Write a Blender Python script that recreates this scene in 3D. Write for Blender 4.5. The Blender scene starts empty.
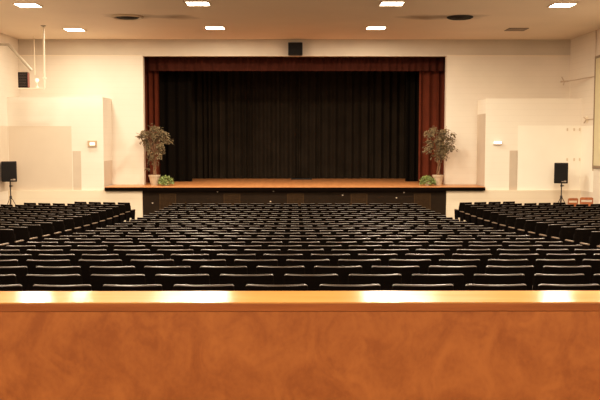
import bpy, bmesh, math, random
from mathutils import Vector, Matrix

random.seed(7)
SC = bpy.context.scene
COL = SC.collection
PI = math.pi

# ------------------------------------------------------------------ camera frame
F = 830.0
PITCH = math.atan(59 / F)
YAW = 5 / F
CAMZ = 2.745                       # eye height over the flat floor before the stage
cF = Vector((math.sin(YAW) * math.cos(PITCH), math.cos(YAW) * math.cos(PITCH), -math.sin(PITCH)))
cR = Vector((math.cos(YAW), -math.sin(YAW), 0))
cU = cR.cross(cF)


def P(x, y, Y):
    """the point of the hall seen at photo position (x, y) and standing Y metres down the hall"""
    r = cF + cR * ((x - 300) / F) + cU * ((200 - y) / F)
    r *= Y / r.y
    return Vector((r.x, r.y, r.z + CAMZ))


def px(v):
    d = Vector((v[0], v[1], v[2] - CAMZ))
    zc = d.dot(cF)
    return 300 + F * d.dot(cR) / zc, 200 - F * d.dot(cU) / zc


# ------------------------------------------------------------------ materials
def new_mat(name):
    m = bpy.data.materials.new(name)
    m.use_nodes = True
    nt = m.node_tree
    return m, nt, nt.nodes['Principled BSDF']


def plain(name, col, rough=.6, metal=0, spec=.5, emis=None, estr=0, noise=0, nscale=8, bump=0, coat=0):
    m, nt, b = new_mat(name)
    b.inputs['Base Color'].default_value = (*col, 1)
    b.inputs['Roughness'].default_value = rough
    b.inputs['Metallic'].default_value = metal
    b.inputs['Specular IOR Level'].default_value = spec
    b.inputs['Coat Weight'].default_value = coat
    if emis:
        b.inputs['Emission Color'].default_value = (*emis, 1)
        b.inputs['Emission Strength'].default_value = estr
    if noise or bump:
        tc = nt.nodes.new('ShaderNodeTexCoord')
        n = nt.nodes.new('ShaderNodeTexNoise')
        n.inputs['Scale'].default_value = nscale
        n.inputs['Detail'].default_value = 5
        nt.links.new(tc.outputs['Object'], n.inputs['Vector'])
        if noise:
            r = nt.nodes.new('ShaderNodeValToRGB')
            r.color_ramp.elements[0].position = .3
            r.color_ramp.elements[1].position = .7
            r.color_ramp.elements[0].color = (*[c * (1 - noise) for c in col], 1)
            r.color_ramp.elements[1].color = (*[min(1, c * (1 + noise)) for c in col], 1)
            nt.links.new(n.outputs['Fac'], r.inputs['Fac'])
            nt.links.new(r.outputs['Color'], b.inputs['Base Color'])
        if bump:
            bp = nt.nodes.new('ShaderNodeBump')
            bp.inputs['Strength'].default_value = bump
            bp.inputs['Distance'].default_value = .02
            nt.links.new(n.outputs['Fac'], bp.inputs['Height'])
            nt.links.new(bp.outputs['Normal'], b.inputs['Normal'])
    return m


def wood(name, dark, light, scale=(1, 1, 1), rough=.35, nscale=3, dist=1.5, coat=0, fine=.25, spec=.5):
    m, nt, b = new_mat(name)
    tc = nt.nodes.new('ShaderNodeTexCoord')
    mp = nt.nodes.new('ShaderNodeMapping')
    mp.inputs['Scale'].default_value = scale
    n = nt.nodes.new('ShaderNodeTexNoise')
    n.inputs['Scale'].default_value = nscale
    n.inputs['Detail'].default_value = 6
    n.inputs['Roughness'].default_value = .55
    n.inputs['Distortion'].default_value = dist
    n2 = nt.nodes.new('ShaderNodeTexNoise')
    n2.inputs['Scale'].default_value = nscale * 9
    n2.inputs['Detail'].default_value = 3
    mx = nt.nodes.new('ShaderNodeMath')
    mx.operation = 'MULTIPLY_ADD'
    mx.inputs[1].default_value = fine
    r = nt.nodes.new('ShaderNodeValToRGB')
    r.color_ramp.elements[0].position = .32 + fine * .5
    r.color_ramp.elements[1].position = .68 + fine * .5
    r.color_ramp.elements[0].color = (*dark, 1)
    r.color_ramp.elements[1].color = (*light, 1)
    L = nt.links.new
    L(tc.outputs['Object'], mp.inputs['Vector'])
    L(mp.outputs['Vector'], n.inputs['Vector'])
    L(mp.outputs['Vector'], n2.inputs['Vector'])
    L(n2.outputs['Fac'], mx.inputs[0])
    L(n.outputs['Fac'], mx.inputs[2])
    L(mx.outputs['Value'], r.inputs['Fac'])
    L(r.outputs['Color'], b.inputs['Base Color'])
    b.inputs['Roughness'].default_value = rough
    b.inputs['Coat Weight'].default_value = coat
    b.inputs['Specular IOR Level'].default_value = spec
    return m


def wall_paint(name, col, var=.06):
    """painted block wall: faint courses and patchy paint"""
    m, nt, b = new_mat(name)
    L = nt.links.new
    tc = nt.nodes.new('ShaderNodeTexCoord')
    n = nt.nodes.new('ShaderNodeTexNoise')
    n.inputs['Scale'].default_value = .45
    n.inputs['Detail'].default_value = 5
    r = nt.nodes.new('ShaderNodeValToRGB')
    r.color_ramp.elements[0].position = .35
    r.color_ramp.elements[1].position = .65
    r.color_ramp.elements[0].color = (*[c * (1 - var) for c in col], 1)
    r.color_ramp.elements[1].color = (*[min(1, c * (1 + var)) for c in col], 1)
    L(tc.outputs['Object'], n.inputs['Vector'])
    L(n.outputs['Fac'], r.inputs['Fac'])
    # mortar courses every 0.2 m up the wall
    sp = nt.nodes.new('ShaderNodeSeparateXYZ')
    L(tc.outputs['Object'], sp.inputs[0])
    d = nt.nodes.new('ShaderNodeMath'); d.operation = 'DIVIDE'; d.inputs[1].default_value = .2
    L(sp.outputs['Z'], d.inputs[0])
    fr = nt.nodes.new('ShaderNodeMath'); fr.operation = 'FRACT'
    L(d.outputs[0], fr.inputs[0])
    lt = nt.nodes.new('ShaderNodeMath'); lt.operation = 'LESS_THAN'; lt.inputs[1].default_value = .07
    L(fr.outputs[0], lt.inputs[0])
    ml = nt.nodes.new('ShaderNodeMath'); ml.operation = 'MULTIPLY'; ml.inputs[1].default_value = .28
    L(lt.outputs[0], ml.inputs[0])
    mix = nt.nodes.new('ShaderNodeMix'); mix.data_type = 'RGBA'
    mix.inputs['B'].default_value = (*[c * .80 for c in col], 1)
    L(ml.outputs[0], mix.inputs['Factor'])
    L(r.outputs['Color'], mix.inputs['A'])
    L(mix.outputs['Result'], b.inputs['Base Color'])
    b.inputs['Roughness'].default_value = .6
    b.inputs['Specular IOR Level'].default_value = .3
    return m


WALLC = (.66, .575, .475)
M = {}
M['wall'] = wall_paint('cream_block_wall', WALLC)
M['wall_warm'] = wall_paint('cream_low_wall', (.66, .55, .41), .04)
M['wall_light'] = wall_paint('cream_wall_pale', (.73, .64, .53), .04)  # paler cream than the main wall
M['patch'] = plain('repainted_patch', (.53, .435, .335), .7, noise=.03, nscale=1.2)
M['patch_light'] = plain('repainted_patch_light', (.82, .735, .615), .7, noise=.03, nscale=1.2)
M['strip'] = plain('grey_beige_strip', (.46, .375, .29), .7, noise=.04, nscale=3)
M['band'] = wall_paint('darker_upper_band', (.53, .455, .365), .08)
M['rail'] = plain('picture_rail_paint', (.74, .62, .46), .6)
M['fascia'] = plain('charcoal_paint', (.019, .0128, .0085), .7, spec=0, noise=.15, nscale=2)
M['edge'] = plain('black_edge', (.0045, .0028, .002), .7, spec=0)
M['deck'] = wood('stage_boards', (.38, .15, .048), (.50, .215, .078), (6, .4, 1), .38, 2, .3)
M['floor'] = plain('dark_floor', (.020, .014, .010), .75, spec=.2, noise=.2, nscale=3)
M['black_room'] = plain('backstage_black', (.010, .009, .008), .9)
M['parapet'] = wood('varnished_panel', (.255, .071, .0145), (.375, .119, .027), (1.5, 1, 1.1), .42, 5.5, 1.6, 0, .3)
M['parapet_rail'] = wood('varnished_rail', (.20, .052, .010), (.31, .086, .018), (.6, 1, 8), .4, 3, .6, 0, .2)
M['cap'] = wood('varnished_cap', (.42, .178, .046), (.52, .23, .065), (.5, 5, 1), .16, 3, .4, 0, .2, .17)
M['seat_back'] = plain('black_brown_seat_shell', (.0045, .0033, .0026), .7, spec=0)
M['seat_rim'] = plain('rim_highlight', (.030, .021, .015), .34, spec=.42)  # highlight along the seat tops, put into the colour
M['seat_pad'] = plain('black_vinyl', (.005, .004, .0035), .7, spec=0)
M['seat_frame'] = plain('black_iron', (.004, .003, .0026), .7, spec=0)
M['armrest'] = plain('brown_armrest', (.12, .085, .06), .35)  # lighter brown than the frame under it
M['red'] = plain('dark_red_velvet', (.074, .0145, .0058), .85, spec=.1, noise=.12, nscale=3)
M['red_deep'] = plain('deep_red_velvet', (.040, .0085, .0042), .85, spec=.1, noise=.12, nscale=3)
M['black_cloth'] = plain('black_stage_cloth', (.017, .0128, .0090), .8, spec=0, noise=.2, nscale=1.5)
M['leg_cloth'] = plain('deep_black_cloth', (.0055, .0043, .0033), .9, spec=0)
M['pot'] = plain('grey_tan_pot', (.38, .29, .20), .7, noise=.12, nscale=9)
M['soil'] = plain('soil', (.03, .02, .012), .9)
M['trunk'] = plain('brown_bark', (.15, .075, .035), .8, noise=.2, nscale=20)
M['ficus'] = plain('dull_olive_leaf', (.115, .085, .042), .6, spec=.3, noise=.5, nscale=6)
M['ivy'] = plain('mid_green_leaf', (.15, .20, .055), .5, noise=.45, nscale=14)
M['black_plastic'] = plain('black_plastic', (.006, .005, .0045), .55, spec=.2)
M['grille'] = plain('black_grille', (.005, .004, .0035), .7, spec=.15, bump=.4, nscale=90)
M['badge'] = plain('grey_badge', (.30, .24, .19), .4, metal=.4)
M['metal_black'] = plain('black_tube', (.015, .013, .012), .35, metal=.4)
M['white_pipe'] = plain('white_painted_pipe', (.78, .68, .53), .5)
M['grey_pipe'] = plain('grey_painted_pipe', (.40, .34, .26), .5, metal=.2)
M['speaker_red'] = plain('dark_red_side', (.14, .03, .018), .6)
M['lamp_lens'] = plain('lamp_lens', (.9, .85, .75), .4, emis=(1, .86, .64), estr=14)
M['lamp_off'] = plain('lamp_lens_off', (.20, .135, .08), .5)
M['lamp_frame'] = plain('lamp_frame', (.62, .48, .33), .5)
M['sign_lens'] = plain('lit_wall_lamp', (.9, .85, .8), .4, emis=(1, .88, .74), estr=2.2)
M['dim_lens'] = plain('dim_wall_lamp', (.9, .85, .75), .4, emis=(1, .88, .7), estr=.5)
M['sign_case'] = plain('brown_lamp_case', (.40, .28, .17), .5)
M['vent_dark'] = plain('sooty_vent', (.012, .008, .005), .8)
M['vent_ring'] = plain('vent_ring', (.55, .42, .28), .5)
M['chair_wood'] = wood('red_brown_wood', (.24, .065, .018), (.36, .11, .03), (3, 3, .8), .4, 4, .6)
M['vent_brown'] = plain('brown_louvre', (.048, .028, .014), .6, spec=0, noise=.15, nscale=10)
M['plate'] = plain('pale_plate', (.62, .50, .38), .4)
M['blind'] = plain('olive_blind', (.55, .48, .30), .7, noise=.04, nscale=3)
M['dark_frame'] = plain('brown_window_frame', (.22, .15, .09), .5)
M['glass'] = plain('window_glass', (.30, .30, .22), .1)
M['rod'] = plain('dull_metal_rod', (.46, .36, .26), .4, metal=.3)
M['hook'] = plain('painted_hook', (.60, .49, .36), .5)


def ceiling_mat(vents):
    m, nt, b = new_mat('tan_ceiling')
    L = nt.links.new
    tc = nt.nodes.new('ShaderNodeTexCoord')
    n = nt.nodes.new('ShaderNodeTexNoise')
    n.inputs['Scale'].default_value = .5
    n.inputs['Detail'].default_value = 6
    L(tc.outputs['Object'], n.inputs['Vector'])
    r = nt.nodes.new('ShaderNodeValToRGB')
    r.color_ramp.elements[0].position = .3
    r.color_ramp.elements[1].position = .7
    r.color_ramp.elements[0].color = (.80, .66, .51, 1)
    r.color_ramp.elements[1].color = (.86, .71, .55, 1)
    L(n.outputs['Fac'], r.inputs['Fac'])
    prev = r.outputs['Color']
    # soot blown out of the vents: a streak drifting to the middle of the hall from each
    for (vx, vy, sx, ox) in vents:
        mp = nt.nodes.new('ShaderNodeMapping')
        mp.vector_type = 'POINT'
        mp.inputs['Location'].default_value = (-(vx + ox) / sx, -vy / .55, 0)
        mp.inputs['Scale'].default_value = (1 / sx, 1 / .55, 0)
        nz = nt.nodes.new('ShaderNodeTexNoise')
        nz.inputs['Scale'].default_value = 1.6
        nz.inputs['Detail'].default_value = 4
        L(tc.outputs['Object'], nz.inputs['Vector'])
        ad = nt.nodes.new('ShaderNodeMix'); ad.data_type = 'RGBA'; ad.blend_type = 'LINEAR_LIGHT'
        ad.inputs['Factor'].default_value = .6
        L(tc.outputs['Object'], mp.inputs['Vector'])
        L(mp.outputs['Vector'], ad.inputs['A'])
        L(nz.outputs['Color'], ad.inputs['B'])
        ln = nt.nodes.new('ShaderNodeVectorMath'); ln.operation = 'LENGTH'
        L(ad.outputs['Result'], ln.inputs[0])
        cr = nt.nodes.new('ShaderNodeValToRGB')
        cr.color_ramp.elements[0].position = .1
        cr.color_ramp.elements[0].color = (.75, .75, .75, 1)
        cr.color_ramp.elements[1].position = 1.0
        cr.color_ramp.elements[1].color = (0, 0, 0, 1)
        L(ln.outputs['Value'], cr.inputs['Fac'])
        mx = nt.nodes.new('ShaderNodeMix'); mx.data_type = 'RGBA'
        mx.inputs['B'].default_value = (.20, .115, .05, 1)
        L(cr.outputs['Color'], mx.inputs['Factor'])
        L(prev, mx.inputs['A'])
        prev = mx.outputs['Result']
    L(prev, b.inputs['Base Color'])
    b.inputs['Roughness'].default_value = .65
    b.inputs['Specular IOR Level'].default_value = .3
    return m


# ------------------------------------------------------------------ mesh helpers
def add_box(bm, a, b, bevel=0):
    a, b = Vector(a), Vector(b)
    c = (a + b) / 2
    s = Vector((abs(b.x - a.x), abs(b.y - a.y), abs(b.z - a.z)))
    r = bmesh.ops.create_cube(bm, size=1, matrix=Matrix.Translation(c) @ Matrix.Diagonal((*s, 1)))
    if bevel:
        vs = r['verts']
        es = list({e for v in vs for e in v.link_edges})
        bmesh.ops.bevel(bm, geom=es, offset=bevel, segments=2, profile=.6, affect='EDGES')
    return bm


def add_tube(bm, pts, rad, seg=10, cap=True):
    pts = [Vector(p) for p in pts]
    rads = rad if isinstance(rad, (list, tuple)) else [rad] * len(pts)
    rings = []
    prev = None
    for i, p in enumerate(pts):
        t = (pts[min(i + 1, len(pts) - 1)] - pts[max(i - 1, 0)]).normalized()
        if prev is None:
            u = t.orthogonal().normalized()
        else:
            u = (prev - t * prev.dot(t)).normalized()
        prev = u
        w = t.cross(u)
        rings.append([bm.verts.new(p + (u * math.cos(2 * PI * k / seg) + w * math.sin(2 * PI * k / seg)) * rads[i]) for k in range(seg)])
    for a, b in zip(rings, rings[1:]):
        for k in range(seg):
            bm.faces.new((a[k], a[(k + 1) % seg], b[(k + 1) % seg], b[k]))
    if cap:
        bm.faces.new(rings[0][::-1])
        bm.faces.new(rings[-1])
    return bm


def add_lathe(bm, prof, seg=24, c=(0, 0, 0)):
    """prof: (radius, z) pairs"""
    c = Vector(c)
    rings = []
    for r, z in prof:
        if r < 1e-5:
            rings.append([bm.verts.new(c + Vector((0, 0, z)))])
        else:
            rings.append([bm.verts.new(c + Vector((r * math.cos(2 * PI * k / seg), r * math.sin(2 * PI * k / seg), z))) for k in range(seg)])
    for a, b in zip(rings, rings[1:]):
        for k in range(seg):
            k2 = (k + 1) % seg
            vs = [a[k % len(a)], a[k2 % len(a)], b[k2 % len(b)], b[k % len(b)]]
            u = []
            for v in vs:
                if v not in u:
                    u.append(v)
            if len(u) > 2:
                bm.faces.new(u)
    return bm


def build(name, bm, mat, parent=None, smooth=False, fix=True):
    if fix:
        bmesh.ops.recalc_face_normals(bm, faces=bm.faces[:])
    me = bpy.data.meshes.new(name)
    bm.to_mesh(me)
    bm.free()
    me.materials.append(mat)
    if smooth:
        for p in me.polygons:
            p.use_smooth = True
        me.set_sharp_from_angle(angle=math.radians(45))
    o = bpy.data.objects.new(name, me)
    COL.objects.link(o)
    if parent:
        o.parent = parent
    return o


def tag(o, label=None, cat=None, group=None, kind=None):
    if label: o['label'] = label
    if cat: o['category'] = cat
    if group: o['group'] = group
    if kind: o['kind'] = kind
    return o


def thing(name, label, cat, loc=(0, 0, 0), rz=0, group=None):
    o = bpy.data.objects.new(name, None)
    o.empty_display_size = .1
    COL.objects.link(o)
    o.location = loc
    o.rotation_euler = (0, 0, rz)
    return tag(o, label, cat, group)


def struct(name, bm, mat, label=None):
    o = build(name, bm, mat)
    o['kind'] = 'structure'
    if label: o['label'] = label
    return o


def copy_tree(o, parent=None):
    c = o.copy()
    COL.objects.link(c)
    if parent:
        c.parent = parent
    for ch in o.children:
        copy_tree(ch, c)
    return c


def B():
    return bmesh.new()


# ------------------------------------------------------------------ key planes of the hall
YW = 29.3          # wall round the stage opening
YB = 28.0          # proud wall panels either side, front of the apron
XH = 9.64          # half width of the hall
CEIL = P(295, 39.4, YW).z
STAGE = P(295, 184.5, YW).z
OPL, OPR = P(143.5, 120, YW).x, P(446, 120, YW).x
OPT = P(295, 56, YW).z
YBACK = -5.0


def seat_top(Y):
    Y = min(max(Y, 2.5), 25.9)
    return CAMZ + ((5.25184505e-05 * Y - 6.60614450e-04) * Y - 6.86937927e-02) * Y - 6.10415276e-01


SEATH = .806


def floor_z(Y):
    return seat_top(Y) - SEATH


# floor (rakes down to the stage)
bm = B()
ysf = [YBACK] + [2.4 + .5 * i for i in range(48)] + [28.2]
pr = None
for y in ysf:
    row = [bm.verts.new((x, y, floor_z(y))) for x in (-XH - .2, XH + .2)]
    if pr:
        bm.faces.new((pr[0], pr[1], row[1], row[0]))
    pr = row
struct('floor', bm, M['floor'])

# ceiling
VL = P(127.5, 16.8, 24.0); VR = P(460, 16.3, 24.0)
VENTS = [(VL.x, VL.y, .9, .15), (VL.x + 1.3, VL.y + .1, .8, .1), (VR.x - .1, VR.y, .95, .0), (VR.x - 1.0, VR.y + .1, .85, 0)]
bm = B()
add_box(bm, (-XH - .3, YBACK - .3, CEIL), (XH + .3, YW + .2, CEIL + .2))
struct('ceiling', bm, ceiling_mat(VENTS))

bm = B(); add_box(bm, (-XH - .3, YBACK, -.1), (-XH, YW + .3, CEIL)); struct('wall_left', bm, M['wall'])
bm = B(); add_box(bm, (XH, YBACK, -.1), (XH + .3, YW + .3, CEIL)); struct('wall_right', bm, M['wall'])
bm = B(); add_box(bm, (-XH - .3, YBACK - .3, -.1), (XH + .3, YBACK, CEIL)); struct('wall_rear', bm, M['wall'])

# wall round the stage opening
bm = B()
add_box(bm, (-XH, YW, -.1), (OPL, YW + .3, CEIL))
add_box(bm, (OPR, YW, -.1), (XH, YW + .3, CEIL))
add_box(bm, (OPL, YW, OPT), (OPR, YW + .3, CEIL))
struct('wall_front', bm, M['wall'])
# thin ledge running along the wall at the height of the opening
for i, (a, b) in enumerate(((-XH, OPL), (OPR, XH))):
    bm = B(); add_box(bm, (a, YW - .02, OPT + .0), (b, YW, OPT + .025)); struct('trim_%d' % (i + 1), bm, M['rail'])

# darker band between that ledge and the ceiling
bm = B(); add_box(bm, (-XH, YW - .004, OPT + .026), (XH, YW, CEIL)); struct('trim_13', bm, M['band'])

# proud wall panels
PLX = P(103.5, 150, YB).x; PRX = P(485.3, 150, YB).x
PLT = P(50, 97, YB).z; PRT = P(530, 98.5, YB).z
bm = B(); add_box(bm, (-XH, YB, -.1), (PLX, YW, PLT)); struct('wall_front_left', bm, M['wall'])
bm = B(); add_box(bm, (PRX, YB, -.1), (XH, YW, PRT)); struct('wall_front_right', bm, M['wall_light'])
# low wall under and beside the apron
LWT = P(295, 190.4, YB - .1).z
FL, FR = P(142.3, 200, YB - .1).x, P(446.5, 200, YB - .1).x
bm = B(); add_box(bm, (-XH, YB - .1, -.1), (FL, YB, LWT)); struct('wall_low_left', bm, M['wall_warm'])
bm = B(); add_box(bm, (FR, YB - .1, -.1), (XH, YB, LWT)); struct('wall_low_right', bm, M['wall_warm'])
# recess walls behind the low walls below the apron
bm = B(); add_box(bm, (FL, YB - .02, -.1), (FR, YB + .1, LWT)); struct('wall_stage_front', bm, M['fascia'])


def patch(n, x0, x1, y0, y1, mat, t=.006):
    ym = (y0 + y1) / 2
    a, b = P(x0, ym, YB), P(x1, ym, YB)
    a.z, b.z = P(x0, y0, YB).z, P(x1, y1, YB).z
    bm = B(); add_box(bm, (a.x, YB - t, min(a.z, b.z)), (b.x, YB, max(a.z, b.z)))
    struct('trim_%d' % n, bm, mat)


patch(3, 9.2, 72, 126, 190.4, M['patch'])
patch(4, 73, 81.3, 151, 190.4, M['strip'])
patch(5, 517.5, 581, 125.5, 190.4, M['patch_light'])
patch(6, 509.3, 517.45, 150.5, 190.4, M['strip'])
zt, zb = P(50, 126, YB).z, P(50, 190.4, YB).z
bm = B(); add_box(bm, (-XH, 20, LWT), (-XH + .006, YB - .006, zt)); struct('trim_7', bm, M['patch'])
bm = B(); add_box(bm, (XH - .006, 26.75, LWT), (XH, YB - .006, zt)); struct('trim_8', bm, M['patch_light'])

for n_, x_, e_, y_ in ((11, PLX, .005, 161), (12, PRX, -.005, 113.5)):  # shade on the panels' inner side faces, painted as grey-beige sheets
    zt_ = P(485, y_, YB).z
    bm = B(); add_box(bm, (min(x_, x_ + e_), YB + .02, STAGE + .001), (max(x_, x_ + e_), YW - .03, zt_)); struct('trim_%d' % n_, bm, M['strip'])  # sheet of painted shade, not a real trim

# stage: apron deck and the boards running back
AY = YB - .18
AL, AR = P(105, 187, AY).x, P(485, 187, AY).x
bm = B()
add_box(bm, (AL, AY, STAGE - .055), (AR, YW + .3, STAGE))
add_box(bm, (-9, YW + .3, STAGE - .055), (9, 35.2, STAGE))
struct('stage_floor', bm, M['deck'])
bm = B(); add_box(bm, (AL - .005, AY - .03, STAGE - .135), (AR + .005, AY - .001, STAGE - .022)); struct('trim_9', bm, M['edge'])
bm = B(); add_box(bm, (AL, AY, STAGE - .135), (AR, YB - .101, STAGE - .056)); struct('trim_10', bm, M['edge'])

# backstage shell
bm = B(); add_box(bm, (-9, 35, -.1), (9, 35.2, 8)); struct('wall_backstage', bm, M['black_room'])
bm = B(); add_box(bm, (-9.2, YW + .3, -.1), (-9, 35.2, 8)); struct('wall_backstage_left', bm, M['black_room'])
bm = B(); add_box(bm, (9, YW + .3, -.1), (9.2, 35.2, 8)); struct('wall_backstage_right', bm, M['black_room'])
bm = B(); add_box(bm, (-9.2, YW + .3, 8), (9.2, 35.2, 8.2)); struct('ceiling_backstage', bm, M['black_room'])
bm = B(); add_box(bm, (-9.2, YW + .31, CEIL - .3), (9.2, YW + .4, 8)); struct('wall_backstage_front', bm, M['black_room'])


# ------------------------------------------------------------------ curtains
def curtain(name, x0, x1, Y, z0, z1, mat, label, cat, fold=.22, depth=.07, flare=0, seed=1):
    rnd = random.Random(seed)
    bm = B()
    x, ph_ = x0, 0
    n = max(8, int((x1 - x0) / .03))
    w = fold
    cols = []
    for i in range(n + 1):
        x = x0 + (x1 - x0) * i / n
        if i % 9 == 0:
            w = fold * rnd.uniform(.7, 1.5)
        ph_ += 2 * PI * ((x1 - x0) / n) / w
        cols.append((x, ph_, depth * rnd.uniform(.85, 1.15)))
    zs = [z0 + (z1 - z0) * k / 6 for k in range(7)]
    grid = []
    for k, z in enumerate(zs):
        amp = 1 + flare * (1 - k / 6)
        grid.append([bm.verts.new((x, Y - d * amp * (.5 + .5 * math.sin(p)), z)) for x, p, d in cols])
    for a, b in zip(grid, grid[1:]):
        for i in range(n):
            bm.faces.new((a[i], a[i + 1], b[i + 1], b[i]))
    o = build(name, bm, mat, smooth=True, fix=False)
    return tag(o, label, cat)


vb = P(295, 71, YW + .9).z
curtain('stage_valance', OPL - .2, OPR + .2, YW + .95, vb, OPT + .35, M['red_deep'], 'dark red pleated valance across the top of the stage opening', 'curtain', .26, .07, .1, 3)
# red legs
a = P(159.8, 120, YW + 1.3).x
curtain('stage_curtain', OPL - .4, a, YW + 1.3, STAGE + .01, OPT + .4, M['red'], 'narrow dark red curtain gathered behind the fuller of the two ficus trees', 'curtain', .2, .10, .1, 4)
b = P(418.5, 120, YW + 1.3).x
curtain('stage_curtain', b, OPR + .4, YW + 1.3, STAGE + .01, OPT + .4, M['red'], 'wide dark red curtain at the stage edge nearer the two wooden chairs', 'curtain', .24, .10, .1, 5)
# black legs
YL = 31.5
curtain('stage_leg_curtain', P(150, 120, YL).x, P(192, 120, YL).x, YL, STAGE + .01, OPT + .6, M['leg_cloth'], 'wide black side curtain beside the narrow red curtain', 'curtain', .3, .12, .0, 6)
curtain('stage_leg_curtain', P(405.5, 120, YL).x, P(432, 120, YL).x, YL, STAGE + .01, OPT + .6, M['leg_cloth'], 'black side curtain beside the wide red curtain', 'curtain', .3, .12, .0, 7)
YC = 34.0
curtain('stage_backdrop_curtain', -6.2, 6.2, YC, STAGE + .01, OPT + 1.2, M['black_cloth'], 'long black pleated curtain across the back of the stage', 'curtain', .25, .16, .05, 8)

# flat black box on the boards
c = P(301.5, 180.6, 33.2)
t = thing('floor_pocket_box', 'flat black box lying on the stage boards before the back curtain', 'box', (c.x, 33.2, STAGE))
bm = B(); add_box(bm, (-.42, -.2, 0), (.42, .2, .045), .01); build('body', bm, M['black_plastic'], t)
bm = B(); add_box(bm, (-.38, -.17, .0452), (.38, .17, .053), .003); build('lid', bm, M['edge'], t)

# ------------------------------------------------------------------ stage front: louvred vents and small plates
yv = YB - .02
zt_ = P(295, 193.6, yv).z
vent0 = None
places = ['nearest the fuller ficus tree', 'second from the fuller ficus tree', 'under the middle of the stage', 'second from the sparser ficus tree', 'nearest the sparser ficus tree']
for i, xc in enumerate((167.8, 232, 295.5, 359, 422.3)):
    c = P(xc, 200, yv)
    if vent0 is None:
        v = thing('stage_vent', '', 'vent', group='brown vents along the stage front')
        bm = B()
        W, H = .285, .62
        for x in (-W, W - .03): add_box(bm, (x, -.02, -H), (x + .03, 0, 0))
        for z in (-H, -.03): add_box(bm, (-W + .03, -.02, z), (W - .03, 0, z + .03))
        build('frame', bm, M['vent_brown'], v)
        bm = B()
        for k in range(15):
            x = -W + .045 + k * (2 * W - .09) / 14
            add_box(bm, (x - .009, -.014, -H + .03), (x + .009, -.002, -.03))
        build('louvre_panel', bm, M['vent_brown'], v)
        vent0 = v
    else:
        v = copy_tree(vent0)
    v.location = (c.x, yv, zt_)
    v['label'] = 'brown louvred vent in the black stage front, ' + places[i]
pl0 = None
pls = [(152.6, 203, 'low on the stage front beside the first vent'), (217.5, 191.8, 'just under the stage lip beside the second vent'), (270.5, 201.5, 'low beside the middle vent'),
       (273.5, 191.4, 'just under the stage lip by the middle vent'), (342.7, 195.2, 'beside the fourth vent'), (396.5, 197.8, 'low between the fourth and last vents'), (404, 192.5, 'high between the fourth and last vents')]
for x, y, w in pls:
    c = P(x, y, yv)
    if pl0 is None:
        bm = B(); add_box(bm, (-.022, -.012, -.016), (.022, 0, .016), .004)
        pl0 = build('socket_plate', bm, M['plate'])
        o = pl0
    else:
        o = copy_tree(pl0)
    o.location = (c.x, yv, c.z)
    tag(o, 'tiny pale plate ' + w, 'plate', 'small pale plates on the stage front')


# ------------------------------------------------------------------ auditorium seats
def back_mesh(which):
    """a curved back with soft edges; 'shell' is the lower panel, 'rim' the top roll with a highlight put into its colour"""
    w, z0, z1, t, r, e = .226, .34, .805, .030, .030, .013
    du = [0, .003, .009, .016, .035, .08, .15]
    us = [-w + d for d in du] + [0] + [w - d for d in du[::-1]]
    dz = [.06, .035, .018, .010, .003, 0]
    if which == 'shell':
        vs = [z0, z0 + .004, z0 + .016, z0 + .14, z0 + .28] + [z1 - .05, z1 - .010]
    else:
        vs = [z1 - .010, z1 - .006, z1 - .002, z1]

    def at(u, v):
        d = min(w - abs(u), z1 - v, v - z0)
        a = max(0, (abs(u) - (w - r)) / r); b_ = max(0, (v - (z1 - r)) / r)
        x, z = u, v
        if a > 0 and b_ > 0:
            x = math.copysign(w - r + r * a * math.sqrt(1 - b_ * b_ / 2), u)
            z = z1 - r + r * b_ * math.sqrt(1 - a * a / 2)
        h = t / 2 * (math.sqrt(max(0, 1 - (1 - min(d, e) / e) ** 2)))
        yc = .048 * (u / w) ** 2 - (v - z0) * math.tan(math.radians(13)) + .02
        return x, yc, z, h
    bm = B()
    G = {}
    for i, u in enumerate(us):
        for j, v in enumerate(vs):
            x, yc, z, h = at(u, v)
            f = bm.verts.new((x, yc + h, z))
            bk = bm.verts.new((x, yc - h, z)) if h > 1e-6 else f
            G[i, j] = (f, bk)
    for i in range(len(us) - 1):
        for j in range(len(vs) - 1):
            for s in (0, 1):
                q = [G[i, j][s], G[i + 1, j][s], G[i + 1, j + 1][s], G[i, j + 1][s]]
                if s == 0: q = q[::-1]
                uq = []
                for k in q:
                    if k not in uq: uq.append(k)
                if len(uq) > 2:
                    try: bm.faces.new(uq)
                    except ValueError: pass
    return bm


def pad_mesh():
    bm = B()     # tipped-up seat
    add_box(bm, (-.205, .06, .30), (.205, .125, .70), .022)
    bmesh.ops.rotate(bm, verts=bm.verts[:], cent=(0, .06, .34), matrix=Matrix.Rotation(math.radians(9), 3, 'X'))
    return bm


PITCHC = .53


def frame_mesh(s, half):
    bm = B()
    x = s * half
    # foot, post and slanting side panel
    add_box(bm, (x - .022, -.10, 0), (x + .022, .24, .025), .006)
    pts = [(-.02, .025), (.16, .025), (.20, .30), (.235, .553), (-.02, .555), (-.01, .30)]
    a = [bm.verts.new((x - .015, p[0], p[1])) for p in pts]
    b = [bm.verts.new((x + .015, p[0], p[1])) for p in pts]
    bm.faces.new(a); bm.faces.new(b[::-1])
    for i in range(len(pts)):
        j = (i + 1) % len(pts)
        bm.faces.new((a[i], a[j], b[j], b[i]))
    return bm


def arm_mesh(s, half):
    bm = B()
    x = s * half
    add_box(bm, (x - .021, -.03, .5555), (x + .021, .225, .578), .008)
    return bm


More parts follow.
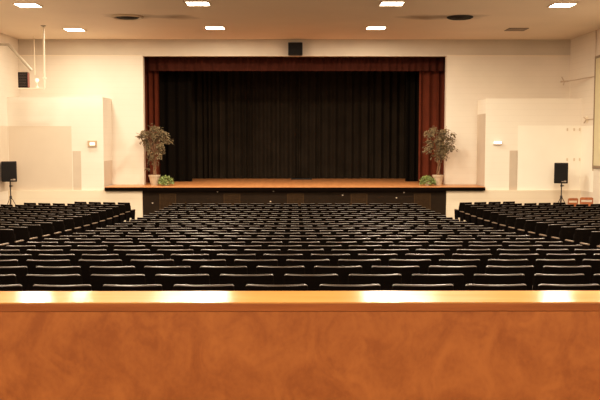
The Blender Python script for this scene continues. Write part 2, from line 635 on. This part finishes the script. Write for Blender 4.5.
def seat_proto(half, ends):
    t = bpy.data.objects.new('auditorium_seat', None)
    t.empty_display_size = .1
    COL.objects.link(t)
    bk = build('backrest', back_mesh('shell'), M['seat_back'], t, smooth=True, fix=True)
    build('top_roll', back_mesh('rim'), M['seat_rim'], bk, smooth=True)
    build('seat_pad', pad_mesh(), M['seat_pad'], t, smooth=True)
    for s in ends:
        f = build('side_frame', frame_mesh(s, half), M['seat_frame'], t)
        build('armrest', arm_mesh(s, half), M['armrest'], f, smooth=True)
    return t


protos = {}
for kind, half in (('c', .265), ('s', .25 / .94)):
    for e in ((-1,), (-1, 1), (1,)):
        protos[kind, e] = seat_proto(half, e)

seats = []      # dicts: loc, rz, sx, kind, ends, block, row, idx
NR = 25
ROWY = [5.874 + .81754 * n for n in range(NR)]
BACKOFF = .095                     # the top of the back leans this far behind the seat's own point
for n, Y in enumerate(ROWY):
    sgn = .25 if n % 2 == 0 else -.25
    # seven seats one side of the staggered middle gap, eight narrowing ones the other
    wide = [.25 + (7.22 - .25) / 7 * k for k in range(8)]
    narrow, q = [], .25
    for k in range(8):
        q -= 1.0 - .0377 * k / 2
        narrow.append(q)
    fit = (7.22 + .25) / (.25 - narrow[-1])
    narrow = [.25 + (v - .25) * fit for v in narrow]
    bs = narrow[::-1] + wide
    if sgn < 0: bs = [-v for v in bs[::-1]]
    bs = [v * PITCHC for v in bs]
    for i in range(15):
        a, b = bs[i], bs[i + 1]
        yy = Y + BACKOFF
        seats.append(dict(loc=((a + b) / 2, yy, floor_z(yy - BACKOFF) ), rz=0, sx=(b - a) / PITCHC, kind='c', ends=(-1, 1) if i == 14 else (-1,), block='middle', row=n, idx=i))
TH = math.radians(14)
for side in (-1, 1):
    for n, Y in enumerate(ROWY):
        cnt = {24: 4, 23: 7}.get(n, 9)
        for i in range(cnt):
            dist = (i + .5) * .5
            x = side * (5.25 - .10 * n / 24 + dist * math.cos(TH))
            y = Y + .42 + dist * math.sin(TH)
            if abs(x) + .3 > XH: continue
            if side < 0: ends = (-1, 1) if i == 0 else (-1,)
            else: ends = (-1, 1) if i == cnt - 1 else (-1,)
            rz = -TH if side < 0 else TH
            z = floor_z(y)
            seats.append(dict(loc=(x + math.sin(rz) * -BACKOFF, y + BACKOFF, z), rz=rz, sx=.94, kind='s', ends=ends, block='left' if side < 0 else 'right', row=n, idx=i))

for s in seats:
    Mx = Matrix.Translation(s['loc']) @ Matrix.Rotation(s['rz'], 4, 'Z')
    xs = [px(Mx @ Vector((u * .226 * s['sx'], -.08, .80))) for u in (-1, 1)]
    xa = [px(Mx @ Vector((u * .30, 0, .6)))[0] for u in (-1, 1)]
    s['x0'], s['x1'], s['y'] = xs[0][0], xs[1][0], (xs[0][1] + xs[1][1]) / 2
    s['seen'] = s['x1'] > 2 and s['x0'] < 598 and s['loc'][1] > 5
    if s['block'] != 'middle' and s['row'] < 9: s['seen'] = s['seen'] and s['x1'] > 3 and s['x0'] < 597
    vis = min(600, s['x1']) - max(0, s['x0'])
    s['size'] = vis * (900 / s['loc'][1] ** 1.6)
    if s['block'] != 'middle' and s['idx'] == 0: s['size'] *= 4
seen = sorted([s for s in seats if s['seen']], key=lambda s: -s['size'])
print('SEATS IN VIEW', len(seen), {b: sum(1 for s in seen if s['block'] == b) for b in ('left', 'middle', 'right')})
ORD = 'zeroth first second third fourth fifth sixth seventh eighth ninth tenth eleventh twelfth thirteenth fourteenth fifteenth sixteenth seventeenth eighteenth nineteenth twentieth'.split() + ['twenty-first', 'twenty-second', 'twenty-third', 'twenty-fourth', 'twenty-fifth']
single = seen[:300]
ids = set(id(s) for s in single)
used = set()
for s in single:
    key = (s['kind'], s['ends'])
    p = protos[key]
    if key in used:
        o = copy_tree(p)
    else:
        o = p
        used.add(key)
    o.location = s['loc']
    o.rotation_euler = (0, 0, s['rz'])
    o.scale = (s['sx'], 1, 1)
    if s['block'] == 'middle':
        rowm = sorted([q for q in seen if q['block'] == 'middle' and q['row'] == s['row']], key=lambda q: q['x0'])
        k = [id(q) for q in rowm].index(id(s)) + 1
        lab = 'black auditorium seat of the middle block, %s row beyond the wooden parapet, %s from left' % (ORD[s['row'] + 1], ORD[k])
    else:
        lab = 'black auditorium seat of the %s block, %s row from the stage, %s from the aisle' % (s['block'], ORD[NR - s['row']], ORD[s['idx'] + 1])
    tag(o, lab, 'seat', 'rows of black auditorium seats')

# the rest, farthest from the parapet or beside the frame, as one mass
parts = {'seat_back': back_mesh('shell'), 'seat_rim': back_mesh('rim'), 'seat_pad': pad_mesh()}
mats = ['seat_back', 'seat_rim', 'seat_pad', 'seat_frame', 'armrest']
verts, faces, mi = [], [], []


def add_src(bm, Mx, m):
    o = len(verts)
    bm.verts.index_update()
    verts.extend((Mx @ v.co)[:] for v in bm.verts)
    for f in bm.faces:
        faces.append([o + v.index for v in f.verts]); mi.append(m)


for bm in parts.values():
    bmesh.ops.recalc_face_normals(bm, faces=bm.faces[:])
fr = {}
for kind, half in (('c', .265), ('s', .25 / .94)):
    for e in (-1, 1):
        fr[kind, e] = (frame_mesh(e, half), arm_mesh(e, half))
        for bm in fr[kind, e]: bmesh.ops.recalc_face_normals(bm, faces=bm.faces[:])
for s in seats:
    if id(s) in ids: continue
    Mx = Matrix.Translation(s['loc']) @ Matrix.Rotation(s['rz'], 4, 'Z') @ Matrix.Diagonal((s['sx'], 1, 1, 1))
    for k, m in enumerate(('seat_back', 'seat_rim', 'seat_pad')): add_src(parts[m], Mx, k)
    for e in s['ends']:
        add_src(fr[s['kind'], e][0], Mx, 3); add_src(fr[s['kind'], e][1], Mx, 4)
me = bpy.data.meshes.new('auditorium_seats')
me.from_pydata(verts, [], faces)
for m in mats: me.materials.append(M[m])
me.polygons.foreach_set('material_index', mi)
me.polygons.foreach_set('use_smooth', [True] * len(mi))
me.set_sharp_from_angle(angle=math.radians(45))
o = bpy.data.objects.new('auditorium_seats', me)
COL.objects.link(o)
tag(o, 'far rows of black auditorium seats nearest the stage', 'seats', 'rows of black auditorium seats', 'stuff')
for key, p in protos.items():
    if key not in used:
        for ch in list(p.children_recursive): bpy.data.objects.remove(ch)
        bpy.data.objects.remove(p)

# ------------------------------------------------------------------ wooden parapet before the camera
ZN, ZF = 2.34, 2.52
ct = P(295, 302.3, ZN).z
fz = floor_z(2.4)
t = thing('parapet', 'long orange varnished wooden parapet with a flat shiny cap in front of the seats', 'parapet', (0, ZN, fz))
h = ct - fz
bm = B(); add_box(bm, (-3.6, 0, h - .004), (3.6, ZF - ZN, h)); build('cap', bm, M['cap'], t)
bm = B(); add_box(bm, (-3.6, .0, h - .027), (3.6, ZF - ZN - .001, h - .0042), .002); build('rail', bm, M['parapet_rail'], t)
bm = B(); add_box(bm, (-3.6, .0015, 0), (3.6, .045, h - .0272)); build('panel', bm, M['parapet'], t)
bm = B(); add_box(bm, (-3.6, .12, 0), (3.6, ZF - ZN - .015, h - .0275)); build('rear_panel', bm, M['parapet'], t)

# ------------------------------------------------------------------ ceiling lamps, vents
LPX = (((74.5, 29.5), (215, 27.7), (376, 27.7), (516.5, 29.2)), ((28, 5), (198, 3.3), (392, 3.3), (562.5, 4.8)))
def on_ceiling(x, y):
    r = cF + cR * ((x - 300) / F) + cU * ((200 - y) / F)
    k = (CEIL - CAMZ) / r.z
    return r.x * k, r.y * k


lamp0 = None
lab = {(0, 0): 'lit square ceiling lamp of the rear pair, above the white hanging pipe frame', (1, 0): 'lit square ceiling lamp over the stage front, on the pipe frame side',
       (2, 0): 'lit square ceiling lamp over the stage front, on the wooden chairs side', (3, 0): 'unlit dark square ceiling lamp near the stage wall',
       (0, 1): 'lit square ceiling lamp nearest the pipe frame wall, cut close to the top edge', (1, 1): 'lit square ceiling lamp beside the round sooty vent with a pale ring',
       (2, 1): 'lit square ceiling lamp beside the round vent with a long soot streak', (3, 1): 'lit square ceiling lamp nearest the wall with the olive blind'}
lab[0, 0] = 'lit square ceiling lamp nearest the white hanging pipe frame'
lab[0, 1] = 'lit square ceiling lamp over the pipe frame wall, farther from the stage'
for j, row in enumerate(LPX):
    for i, q in enumerate(row):
        x, y = on_ceiling(*q)
        if lamp0 is None:
            l = thing('ceiling_lamp', '', 'lamp', group='square ceiling lamps')
            bm = B()
            S = .31
            for a, b in (((-S, -S), (S, -S + .03)), ((-S, S - .03), (S, S)), ((-S, -S + .03), (-S + .03, S - .03)), ((S - .03, -S + .03), (S, S - .03))):
                add_box(bm, (*a, -.02), (*b, 0))
            build('frame', bm, M['lamp_frame'], l)
            bm = B(); add_box(bm, (-.279, -.279, -.012), (.279, .279, 0)); build('diffuser', bm, M['lamp_lens'], l)
            lamp0 = l
        else:
            l = copy_tree(lamp0)
        l.location = (x, y, CEIL)
        l['label'] = lab[i, j]
        if (i, j) == (3, 0):
            for ch in l.children:
                ch.data = ch.data.copy()
                ch.data.materials[0] = M['lamp_off']
lamps = [[on_ceiling(*q) for q in row] for row in LPX]
lamps += [[(x, y) for x in (-6.95, -2.56, 2.56, 6.95)] for y in (17.2, 12.65, 8.1, 3.55, -1.0)]
for j, row in enumerate(lamps):
    for i, (x, y) in enumerate(row):
        if (i, j) == (3, 0): continue
        ld = bpy.data.lights.new('hall_light', 'AREA')
        ld.shape = 'SQUARE'; ld.size = .54
        ld.color = (1.0, .79, .575)
        ld.energy = 235 if j < 5 else 175
        if (i, j) == (0, 0): ld.energy = 110
        if (i, j) == (3, 1): ld.energy = 150
        lo = bpy.data.objects.new('hall_light', ld)
        lo.location = (x, y, CEIL - .024)
        COL.objects.link(lo)

for c, lb in ((VL, 'round sooty ceiling vent ringed with a pale rim'), (VR, 'round sooty ceiling vent with a long dark streak beside it')):
    v = thing('ceiling_vent', lb, 'vent', (c.x, c.y, CEIL), group='round ceiling vents')
    bm = B(); add_lathe(bm, [(.46, 0), (.47, -.02), (.40, -.05), (.36, -.03), (.36, 0)], 32); build('ring', bm, M['vent_ring'] if c is VL else M['vent_dark'], v, smooth=True)
    if c is VR: v.scale = (.8, .8, 1)
    bm = B(); add_lathe(bm, [(.355, -.004), (.30, -.045), (.2, -.02), (.16, -.06), (0, -.065)], 32); build('cone', bm, M['vent_dark'], v, smooth=True)

# ------------------------------------------------------------------ plants
def leaf(bm, c, d, n, L, W):
    """a pointed leaf from c along d"""
    d = d.normalized(); s = d.cross(n)
    if s.length < 1e-4: s = d.orthogonal()
    s.normalize()
    nn = s.cross(d)
    v = [bm.verts.new(p) for p in (c, c + d * L * .45 + s * W / 2 + nn * L * .06, c + d * L - nn * L * .1, c + d * L * .45 - s * W / 2 + nn * L * .06)]
    bm.faces.new((v[0], v[1], v[2])); bm.faces.new((v[0], v[2], v[3]))


def rnd_dir(r):
    while True:
        v = Vector((r.uniform(-1, 1), r.uniform(-1, 1), r.uniform(-1, 1)))
        if .1 < v.length < 1: return v.normalized()


def pot_profile(rb, rt, h):
    return [(0, 0), (rb, 0), (rt * .97, h * .86), (rt * 1.06, h * .86), (rt * 1.06, h), (rt * .93, h), (rt * .90, h * .9), (0, h * .9)]


def ficus(x, y, seed, lab, crown, n):
    r = random.Random(seed)
    t = thing('potted_ficus_tree', lab, 'potted tree', (x, y, STAGE), group='ficus trees on the stage')
    bm = B(); add_lathe(bm, pot_profile(.125, .195, .36), 24); build('pot', bm, M['pot'], t, smooth=True)
    bm = B(); add_lathe(bm, [(0, .327), (.172, .327), (.165, .335), (0, .345)], 20); build('soil', bm, M['soil'], t)
    bm = B()
    tips = []
    for k in range(3):
        a = k * 2 * PI / 3
        pts = []
        for i in range(9):
            u = i / 8
            aa = a + u * 4.0
            rr = .045 * (1 - .3 * u)
            pts.append((rr * math.cos(aa) + .02 * math.sin(3 * u), rr * math.sin(aa), .33 + u * .75))
        add_tube(bm, pts, [.026 - .010 * i / 8 for i in range(9)], 7)
    build('trunk', bm, M['trunk'], t, smooth=True)
    bm = B()
    bl = B()
    top = Vector((0, 0, 1.05))
    for (cx, cz, cw) in crown:
        for k in range(cw):
            e = Vector((cx + r.gauss(0, .05), r.uniform(-.40, .22), cz + r.gauss(0, .06)))
            mid = (top + e) / 2 + Vector((0, 0, .22))
            mid.z = max(mid.z, e.z + .02)
            pts = [top, top.lerp(mid, .6) + Vector((0, 0, .05)), mid, mid.lerp(e, .6) + Vector((0, 0, .05)), e]
            add_tube(bl, pts, [.012, .009, .007, .005, .003], 4)
            for q in range(n):
                u = r.uniform(.15, 1.15)
                base = mid.lerp(e, min(u, 1)) + Vector((r.gauss(0, .05), r.gauss(0, .05), r.gauss(0, .04) - max(0, u - 1) * .4))
                d = Vector((r.uniform(-.7, .7) + e.x * .5, r.uniform(-.7, .7), r.uniform(-1.1, .15)))
                leaf(bm, base, d, rnd_dir(r), r.uniform(.08, .13), r.uniform(.034, .05))
    build('branches', bl, M['trunk'], t)
    build('foliage', bm, M['ficus'], t, fix=False)
    return t


PY = 28.8
pl = P(154.5, 184, PY); pr_ = P(438, 184, PY)
crownL = [(-.32, 1.84, 4), (-.05, 1.95, 4), (.22, 1.86, 4), (.44, 1.76, 5), (-.45, 1.68, 4), (.08, 1.72, 4), (.46, 1.56, 4), (-.38, 1.48, 4), (.36, 1.38, 4), (-.25, 1.30, 3),
          (.28, 1.16, 3), (-.14, 1.10, 2), (0, 1.46, 3), (.2, 1.0, 2), (-.1, .88, 2), (.08, .76, 1), (-.18, .60, 1)]
crownR = [(-.42, 1.78, 4), (-.26, 1.90, 4), (0, 1.72, 3), (.28, 1.86, 4), (.46, 1.64, 4), (-.36, 1.52, 3), (-.42, 1.28, 4), (-.06, 1.46, 5), (.34, 1.40, 4), (.48, 1.30, 3), (.12, 1.20, 4),
          (-.10, 1.05, 3), (.20, 1.0, 3), (.05, .86, 2), (.12, 1.62, 3)]
ficus(pl.x, PY, 11, 'fuller potted ficus tree on the stage before the narrow red curtain', crownL, 26)
ficus(pr_.x, PY, 12, 'sparser potted ficus tree on the stage edge before the wide red curtain', crownR, 24)


def ivy(x, y, seed, lab):
    r = random.Random(seed)
    t = thing('potted_ivy', lab, 'potted plant', (x, y, STAGE), group='small green plants on the stage')
    bm = B(); add_lathe(bm, pot_profile(.07, .10, .14), 16); build('pot', bm, M['pot'], t, smooth=True)
    bm = B()
    for k in range(430):
        v = rnd_dir(r); v.z = abs(v.z) * .95 - .18
        c = Vector((v.x * .26, v.y * .21, max(0, .13 + v.z * .25))) * r.uniform(.72, 1.0)
        c.z = max(.03, c.z)
        leaf(bm, c, v + rnd_dir(r) * .8 + Vector((0, 0, -.3)), rnd_dir(r), r.uniform(.055, .085), r.uniform(.045, .065))
    for v in bm.verts:
        v.co.z = max(v.co.z, .006)
    build('foliage', bm, M['ivy'], t, fix=False)


a = P(166.3, 184.5, 28.6); ivy(a.x, 28.55, 21, 'bushy bright green plant beside the pot of the fuller ficus')
a = P(427.3, 184.5, 28.6); ivy(a.x, 28.55, 22, 'bushy bright green plant beside the pot of the sparser ficus')

# ------------------------------------------------------------------ loudspeakers on tripod stands
def loudspeaker(loc, w, hh, d, lab, badge=True, rz=0):
    t = thing('loudspeaker', lab, 'loudspeaker', loc, rz)
    bm = B(); add_box(bm, (-w / 2, -d / 2, 0), (w / 2, d / 2, hh), .02); build('cabinet', bm, M['black_plastic'], t, smooth=True)
    bm = B(); add_box(bm, (-w / 2 + .025, -d / 2 - .012, .03), (w / 2 - .025, -d / 2 - .0005, hh - .03), .008); build('grille', bm, M['grille'], t)
    if badge:
        bm = B()
        add_box(bm, (w / 2 - .20, -d / 2 - .018, .05), (w / 2 - .13, -d / 2 - .0125, .075), .002)
        add_box(bm, (w / 2 - .12, -d / 2 - .018, .045), (w / 2 - .05, -d / 2 - .0125, .095), .002)
        build('badge', bm, M['badge'], t)
    return t


def stand(x, y, z0, ztop, lab):
    t = thing('speaker_stand', lab, 'speaker stand', (x, y, z0))
    H = ztop - z0
    bm = B(); add_tube(bm, [(0, 0, .05), (0, 0, H)], .019, 12); build('pole', bm, M['metal_black'], t, smooth=True)
    zc = .86
    bm = B(); add_lathe(bm, [(.020, zc - .03), (.04, zc - .03), (.045, zc + .03), (.03, zc + .08), (.020, zc + .08)], 14); build('collar', bm, M['metal_black'], t, smooth=True)
    bm = B(); add_lathe(bm, [(.020, 1.22), (.034, 1.22), (.034, 1.29), (.020, 1.29)], 14)
    add_tube(bm, [(.03, 0, 1.255), (.085, 0, 1.255)], .014, 8); build('knob', bm, M['metal_black'], t, smooth=True)
    for k in range(3):
        a = PI / 2 + k * 2 * PI / 3 + .5
        bm = B(); add_tube(bm, [(.03 * math.cos(a), .03 * math.sin(a), zc), (.50 * math.cos(a), .50 * math.sin(a), .02)], .013, 8)
        lg = build('leg', bm, M['metal_black'], t, smooth=True)
        bm = B(); add_lathe(bm, [(0, 0), (.022, 0), (.022, .035), (0, .035)], 10, (.50 * math.cos(a), .50 * math.sin(a), 0)); build('foot', bm, M['black_plastic'], lg)
    return t


SY = 27.25
for (xl, xr, yt, yb_, side) in ((2.2, 16.2, 161.3, 181.6, 0), (554.3, 568, 162.8, 183.2, 1)):
    a, b = P(xl, yb_, SY), P(xr, yt, SY)
    x = (a.x + b.x) / 2
    where = ('on the pipe frame side of the hall', 'beside the two wooden chairs')[side]
    loudspeaker((x, SY, a.z), b.x - a.x, b.z - a.z, .36, 'black loudspeaker on a tripod stand ' + where, True, (.33, -.33)[side])
    stand(x + (.02 if side else .03), SY, floor_z(SY), a.z - .001, 'black tripod stand carrying the loudspeaker ' + where)

# loudspeaker over the stage opening
a, b = P(288.2, 54.8, YW - .3), P(302.6, 42.3, YW - .3)
t = loudspeaker(((a.x + b.x) / 2, YW - .17, a.z), b.x - a.x, b.z - a.z, .30, 'small black loudspeaker on the wall over the middle of the stage opening', False)
bm = B(); add_box(bm, (-.06, .15, .1), (.06, .169, .3)); build('wall_mount', bm, M['metal_black'], t)

# ------------------------------------------------------------------ pipe frame hanging at the side, with its speaker and bulb
HY = 25.85
p0, p1, p2 = P(43.3, 25, HY), P(43.3, 88, HY), P(19, 88, HY)
t = thing('hanging_pipe_rack', 'white L-shaped pipe hung from the ceiling with a shelf bar at its foot', 'pipe frame', (p0.x, HY, CEIL))
o = Vector((p0.x, HY, CEIL))
bm = B(); add_tube(bm, [Vector((0, 0, 0)), Vector((0, 0, p1.z - CEIL))], .030, 10); build('drop_pipe', bm, M['white_pipe'], t, smooth=True)
bm = B(); add_box(bm, (p2.x - p0.x, -.10, p1.z - CEIL - .03), (-.031, .10, p1.z - CEIL)); build('shelf_bar', bm, M['white_pipe'], t)
bm = B(); add_lathe(bm, [(0, 0), (.08, 0), (.08, -.02), (.032, -.025), (.032, -.05)], 14); build('flange', bm, M['grey_pipe'], t, smooth=True)
bm = B(); add_box(bm, (-.05, -.05, p1.z - CEIL + .27), (.05, .05, p1.z - CEIL + .33), .01); build('clamp', bm, M['white_pipe'], t)
a, b = P(19, 87.8, HY), P(28.4, 72, HY)
t = loudspeaker(((a.x + b.x) / 2, HY, p1.z + .001), b.x - a.x, b.z - a.z, .18, 'small black loudspeaker with ribbed front on the hanging shelf bar', False)
bm = B()
for k in range(9):
    z = .06 + k * .048
    add_box(bm, (-.11, -.115, z), (.11, -.1025, z + .014))
build('rib_panel', bm, plain('brown_rib', (.05, .03, .022), .5), t)
bm = B(); add_box(bm, (.147, -.085, .02), (.156, .085, b.z - a.z - .02)); build('side_strip', bm, M['speaker_red'], t)
# bulb hanging beside it
bz = P(37, 80, HY)
t = thing('hanging_bulb', 'small pale round bulb beside the speaker on the shelf bar', 'bulb', (bz.x, HY, p1.z + .003))
bm = B(); add_lathe(bm, [(0, .0), (.05, .0), (.05, .02), (.02, .04), (.02, .16)], 12); build('socket', bm, M['white_pipe'], t, smooth=True)
bm = B(); add_lathe(bm, [(.02, .161), (.05, .20), (.06, .24), (.045, .28), (0, .295)], 14); build('globe', bm, plain('pale_globe', (.9, .85, .72), .3, emis=(1, .9, .7), estr=.35), t, smooth=True)
# slanting strut from the side wall
q0, q1, q2 = P(-13.5, 44, HY), P(8, 44.4, HY), P(31.5, 70.5, HY)
bm = B(); add_tube(bm, [Vector((-XH + .01, HY - .001, q1.z)), Vector(q1), Vector(q2)], .045, 10)
tag(build('bent_conduit', bm, M['grey_pipe'], None, smooth=True), 'grey bent conduit slanting down from the side wall to the hanging speaker', 'conduit')
w0 = P(34, 37, 28.5)
bm = B(); add_tube(bm, [(w0.x, 28.5, CEIL), (w0.x, 28.5, P(34, 75, 28.5).z)], .018, 8)
tag(build('hanging_pipe', bm, M['white_pipe'], None, smooth=True), 'thin white pipe dropping from the ceiling behind the hanging pipe frame', 'pipe')
# conduit and bracket on the side wall
w1 = P(4, 122, 26.9)
t = thing('wall_conduit', 'thin conduit with a small bracket down the wall above the tripod loudspeaker', 'conduit', (-XH + .006, 26.9, w1.z))
bm = B(); add_tube(bm, [(.02, 0, 0), (.02, 0, -1.1)], .012, 8); build('tube', bm, M['rail'], t)
bm = B(); add_box(bm, (0, -.08, -.05), (.07, .08, .07), .01); build('bracket', bm, M['rod'], t)

# ------------------------------------------------------------------ wall lamps on the proud panels
for (x0, x1, y0, y1, lb, dk) in ((88.2, 97, 140.6, 146.6, 'small lit wall lamp in a brown case on the pipe frame side', True), (493.3, 501.3, 140.9, 145, 'small bright lit wall lamp on the wooden chairs side', False)):
    a, b = P(x0, y1, YB), P(x1, y0, YB)
    t = thing('wall_lamp', lb, 'lamp', ((a.x + b.x) / 2, YB, a.z), group='small lit wall lamps')
    W, H = b.x - a.x, b.z - a.z
    bm = B()
    add_box(bm, (-W / 2, -.07, 0), (W / 2, 0, .03)); add_box(bm, (-W / 2, -.03, .031), (W / 2, 0, H))
    if dk:
        add_box(bm, (-W / 2, -.07, .031), (-W / 2 + .035, -.031, H)); add_box(bm, (W / 2 - .035, -.07, .031), (W / 2, -.031, H))
    build('case', bm, M['sign_case'], t)
    bm = B()
    m_ = .065 if dk else .012
    add_box(bm, (-W / 2 + m_, -.065, .04), (W / 2 - m_, -.0305, H - (.06 if dk else .012)), .008); build('lens', bm, M['dim_lens' if dk else 'sign_lens'], t)

# ------------------------------------------------------------------ wall by the olive blind
wy1 = 26.72
zt2, zb2 = P(597, 56, 26.6).z, P(597, 168, 26.6).z
t = None
bm = B()
add_box(bm, (XH - .06, wy1 - 2.6, zb2), (XH, wy1, zb2 + .07)); add_box(bm, (XH - .06, wy1 - 2.6, zt2 - .07), (XH, wy1, zt2))
add_box(bm, (XH - .06, wy1 - .07, zb2 + .07), (XH, wy1, zt2 - .07)); add_box(bm, (XH - .06, wy1 - 2.6, zb2 + .07), (XH, wy1 - 2.53, zt2 - .07))
wn = struct('window_1', bm, M['dark_frame'])
bm = B(); add_box(bm, (XH - .025, wy1 - 2.53, zb2 + .07), (XH - .006, wy1 - .07, zt2 - .07)); build('pane', bm, M['glass'], wn)
bm = B(); add_box(bm, (XH - .05, wy1 - 2.51, zb2 + .08), (XH - .045, wy1 - .08, zt2 - .08)); bl_ = build('window_blind', bm, M['blind'])
tag(bl_, 'olive yellow blind drawn down over the tall window', 'blind')
bm = B(); add_tube(bm, [(XH - .02, wy1 + .05, CEIL), (XH - .02, wy1 + .05, zb2 - .1)], .018, 8)
tag(build('wall_conduit', bm, M['rod'], None), 'thin vertical conduit running down the wall beside the olive blind', 'conduit')
# rods
a, b = P(563.5, 82, 28.6), P(594, 76.5, 26.9)
t = thing('wall_rod', 'thin slanting metal rod with a forked end high on the wall by the blind', 'rod', (XH, 26.9, b.z))
bm = B(); add_tube(bm, [(-.005, 0, 0), (a.x - XH, 1.6, a.z - b.z)], .018, 8); build('shaft', bm, M['rod'], t)
e = Vector((a.x - XH, 1.6, a.z - b.z))
bm = B()
add_tube(bm, [e + Vector((-.1, 0, .17)), e, e + Vector((-.04, 0, -.12))], .02, 6)
add_tube(bm, [e + Vector((-.13, 0, 0)), e + Vector((.12, 0, .02))], .03, 6)
build('forked_end', bm, M['rod'], t)
a = P(587, 119.5, 27.4)
t = thing('wall_bracket', 'small branching metal bracket on the wall above the row of hooks', 'bracket', (XH, 27.4, a.z))
bm = B(); add_tube(bm, [(-.01, -.5, 0), (-.05, 0, 0), (-.09, .12, .08)], .018, 8); add_tube(bm, [(-.05, 0, 0), (-.10, .06, -.12)], .022, 8); build('arm', bm, M['rod'], t)
bm = B(); add_box(bm, (-.04, -.06, -.10), (0, .06, .10), .01); build('wall_plate', bm, M['rail'], t)
hk0 = None
hk = ['first from the loudspeaker in the upper row', 'middle of the upper row', 'last of the upper row by the blind', 'first from the loudspeaker in the lower row', 'middle of the lower row', 'last of the lower row by the blind']
for i, (x, y) in enumerate(((567.3, 129.5), (574, 129.5), (579.5, 129.5), (567, 159.5), (574, 159.5), (579.5, 159.5))):
    c = P(x, y, YB)
    if hk0 is None:
        bm = B(); add_box(bm, (-.025, -.012, -.05), (.025, 0, .05), .004)
        add_tube(bm, [(0, -.01, .01), (0, -.05, -.01), (0, -.06, .03)], .010, 6)
        hk0 = build('wall_hook', bm, M['hook']); o = hk0
    else:
        o = copy_tree(hk0)
    o.location = (c.x, YB - .0062, c.z)
    tag(o, 'small wall hook, ' + hk[i], 'hook', 'small wall hooks')

# ------------------------------------------------------------------ two wooden chairs at the foot of the wall
def wooden_chair(xl, xr, yt, Y, rz, lab):
    a, b = P(xl, yt, Y), P(xr, yt, Y)
    z0 = floor_z(Y); H = a.z - z0; W = (b.x - a.x)
    t = thing('wooden_chair', lab, 'chair', ((a.x + b.x) / 2, Y, z0), rz, 'wooden chairs by the wall')
    hw = W / 2
    # it faces the stage: its back is towards the rows of seats
    for s in (-1, 1):
        bm = B(); add_tube(bm, [(s * (hw - .018), .04, 0), (s * (hw - .018), .02, H * .5), (s * (hw - .018), -.05, H * .98)], .018, 8); build('leg', bm, M['chair_wood'], t)
        bm = B(); add_tube(bm, [(s * (hw - .02), .40, 0), (s * (hw - .02), .38, .43)], .017, 8); build('leg', bm, M['chair_wood'], t)
    bm = B(); add_box(bm, (-hw + .037, -.058, H - .085), (hw - .037, -.030, H), .006); build('top_slat', bm, M['chair_wood'], t)
    bm = B(); add_box(bm, (-hw + .037, -.048, H - .30), (hw - .037, -.020, H - .15), .006); build('lower_slat', bm, M['chair_wood'], t)
    bm = B(); add_box(bm, (-hw + .0, .045, .435), (hw - .0, .42, .465), .01); build('seat', bm, M['chair_wood'], t)
    return t


wooden_chair(567.6, 577.8, 198, 27.35, 0, 'narrower red-brown wooden chair next to the tripod loudspeaker')
wooden_chair(580.2, 592.8, 197.2, 26.3, -.2, 'wider red-brown wooden chair standing closer to the side wall')

# ------------------------------------------------------------------ world, camera
w = bpy.data.worlds.new('World'); SC.world = w
w.use_nodes = True
w.node_tree.nodes['Background'].inputs['Color'].default_value = (1, .8, .55, 1)
w.node_tree.nodes['Background'].inputs['Strength'].default_value = 0.02

cd = bpy.data.cameras.new('Camera')
cd.sensor_width = 36
cd.lens = 36 * F / 600
cd.clip_end = 200
cam = bpy.data.objects.new('Camera', cd)
COL.objects.link(cam)
Rm = Matrix((cR, cU, -cF)).transposed().to_4x4()
cam.matrix_world = Matrix.Translation((0, 0, CAMZ)) @ Rm
SC.camera = cam
SC.view_settings.view_transform = 'Standard'
SC.view_settings.look = 'None'
SC.view_settings.exposure = 0.80
# film-like shoulder: bright walls roll off instead of clipping
vs_ = SC.view_settings
vs_.use_curve_mapping = True
cm = vs_.curve_mapping
cm.white_level = (2.5, 2.5, 2.5)
cv = cm.curves[3]
cv.points[0].location = (0, 0)
cv.points[1].location = (1, 1)
for q in ((.06, .150), (.12, .295), (.24, .54), (.40, .76), (.62, .91)):
    cv.points.new(*q)
cm.update()
SC.cycles.use_denoising = True
SC.cycles.max_bounces = 8
SC.cycles.diffuse_bounces = 5
SC.cycles.glossy_bounces = 3
SC.cycles.sample_clamp_indirect = 4
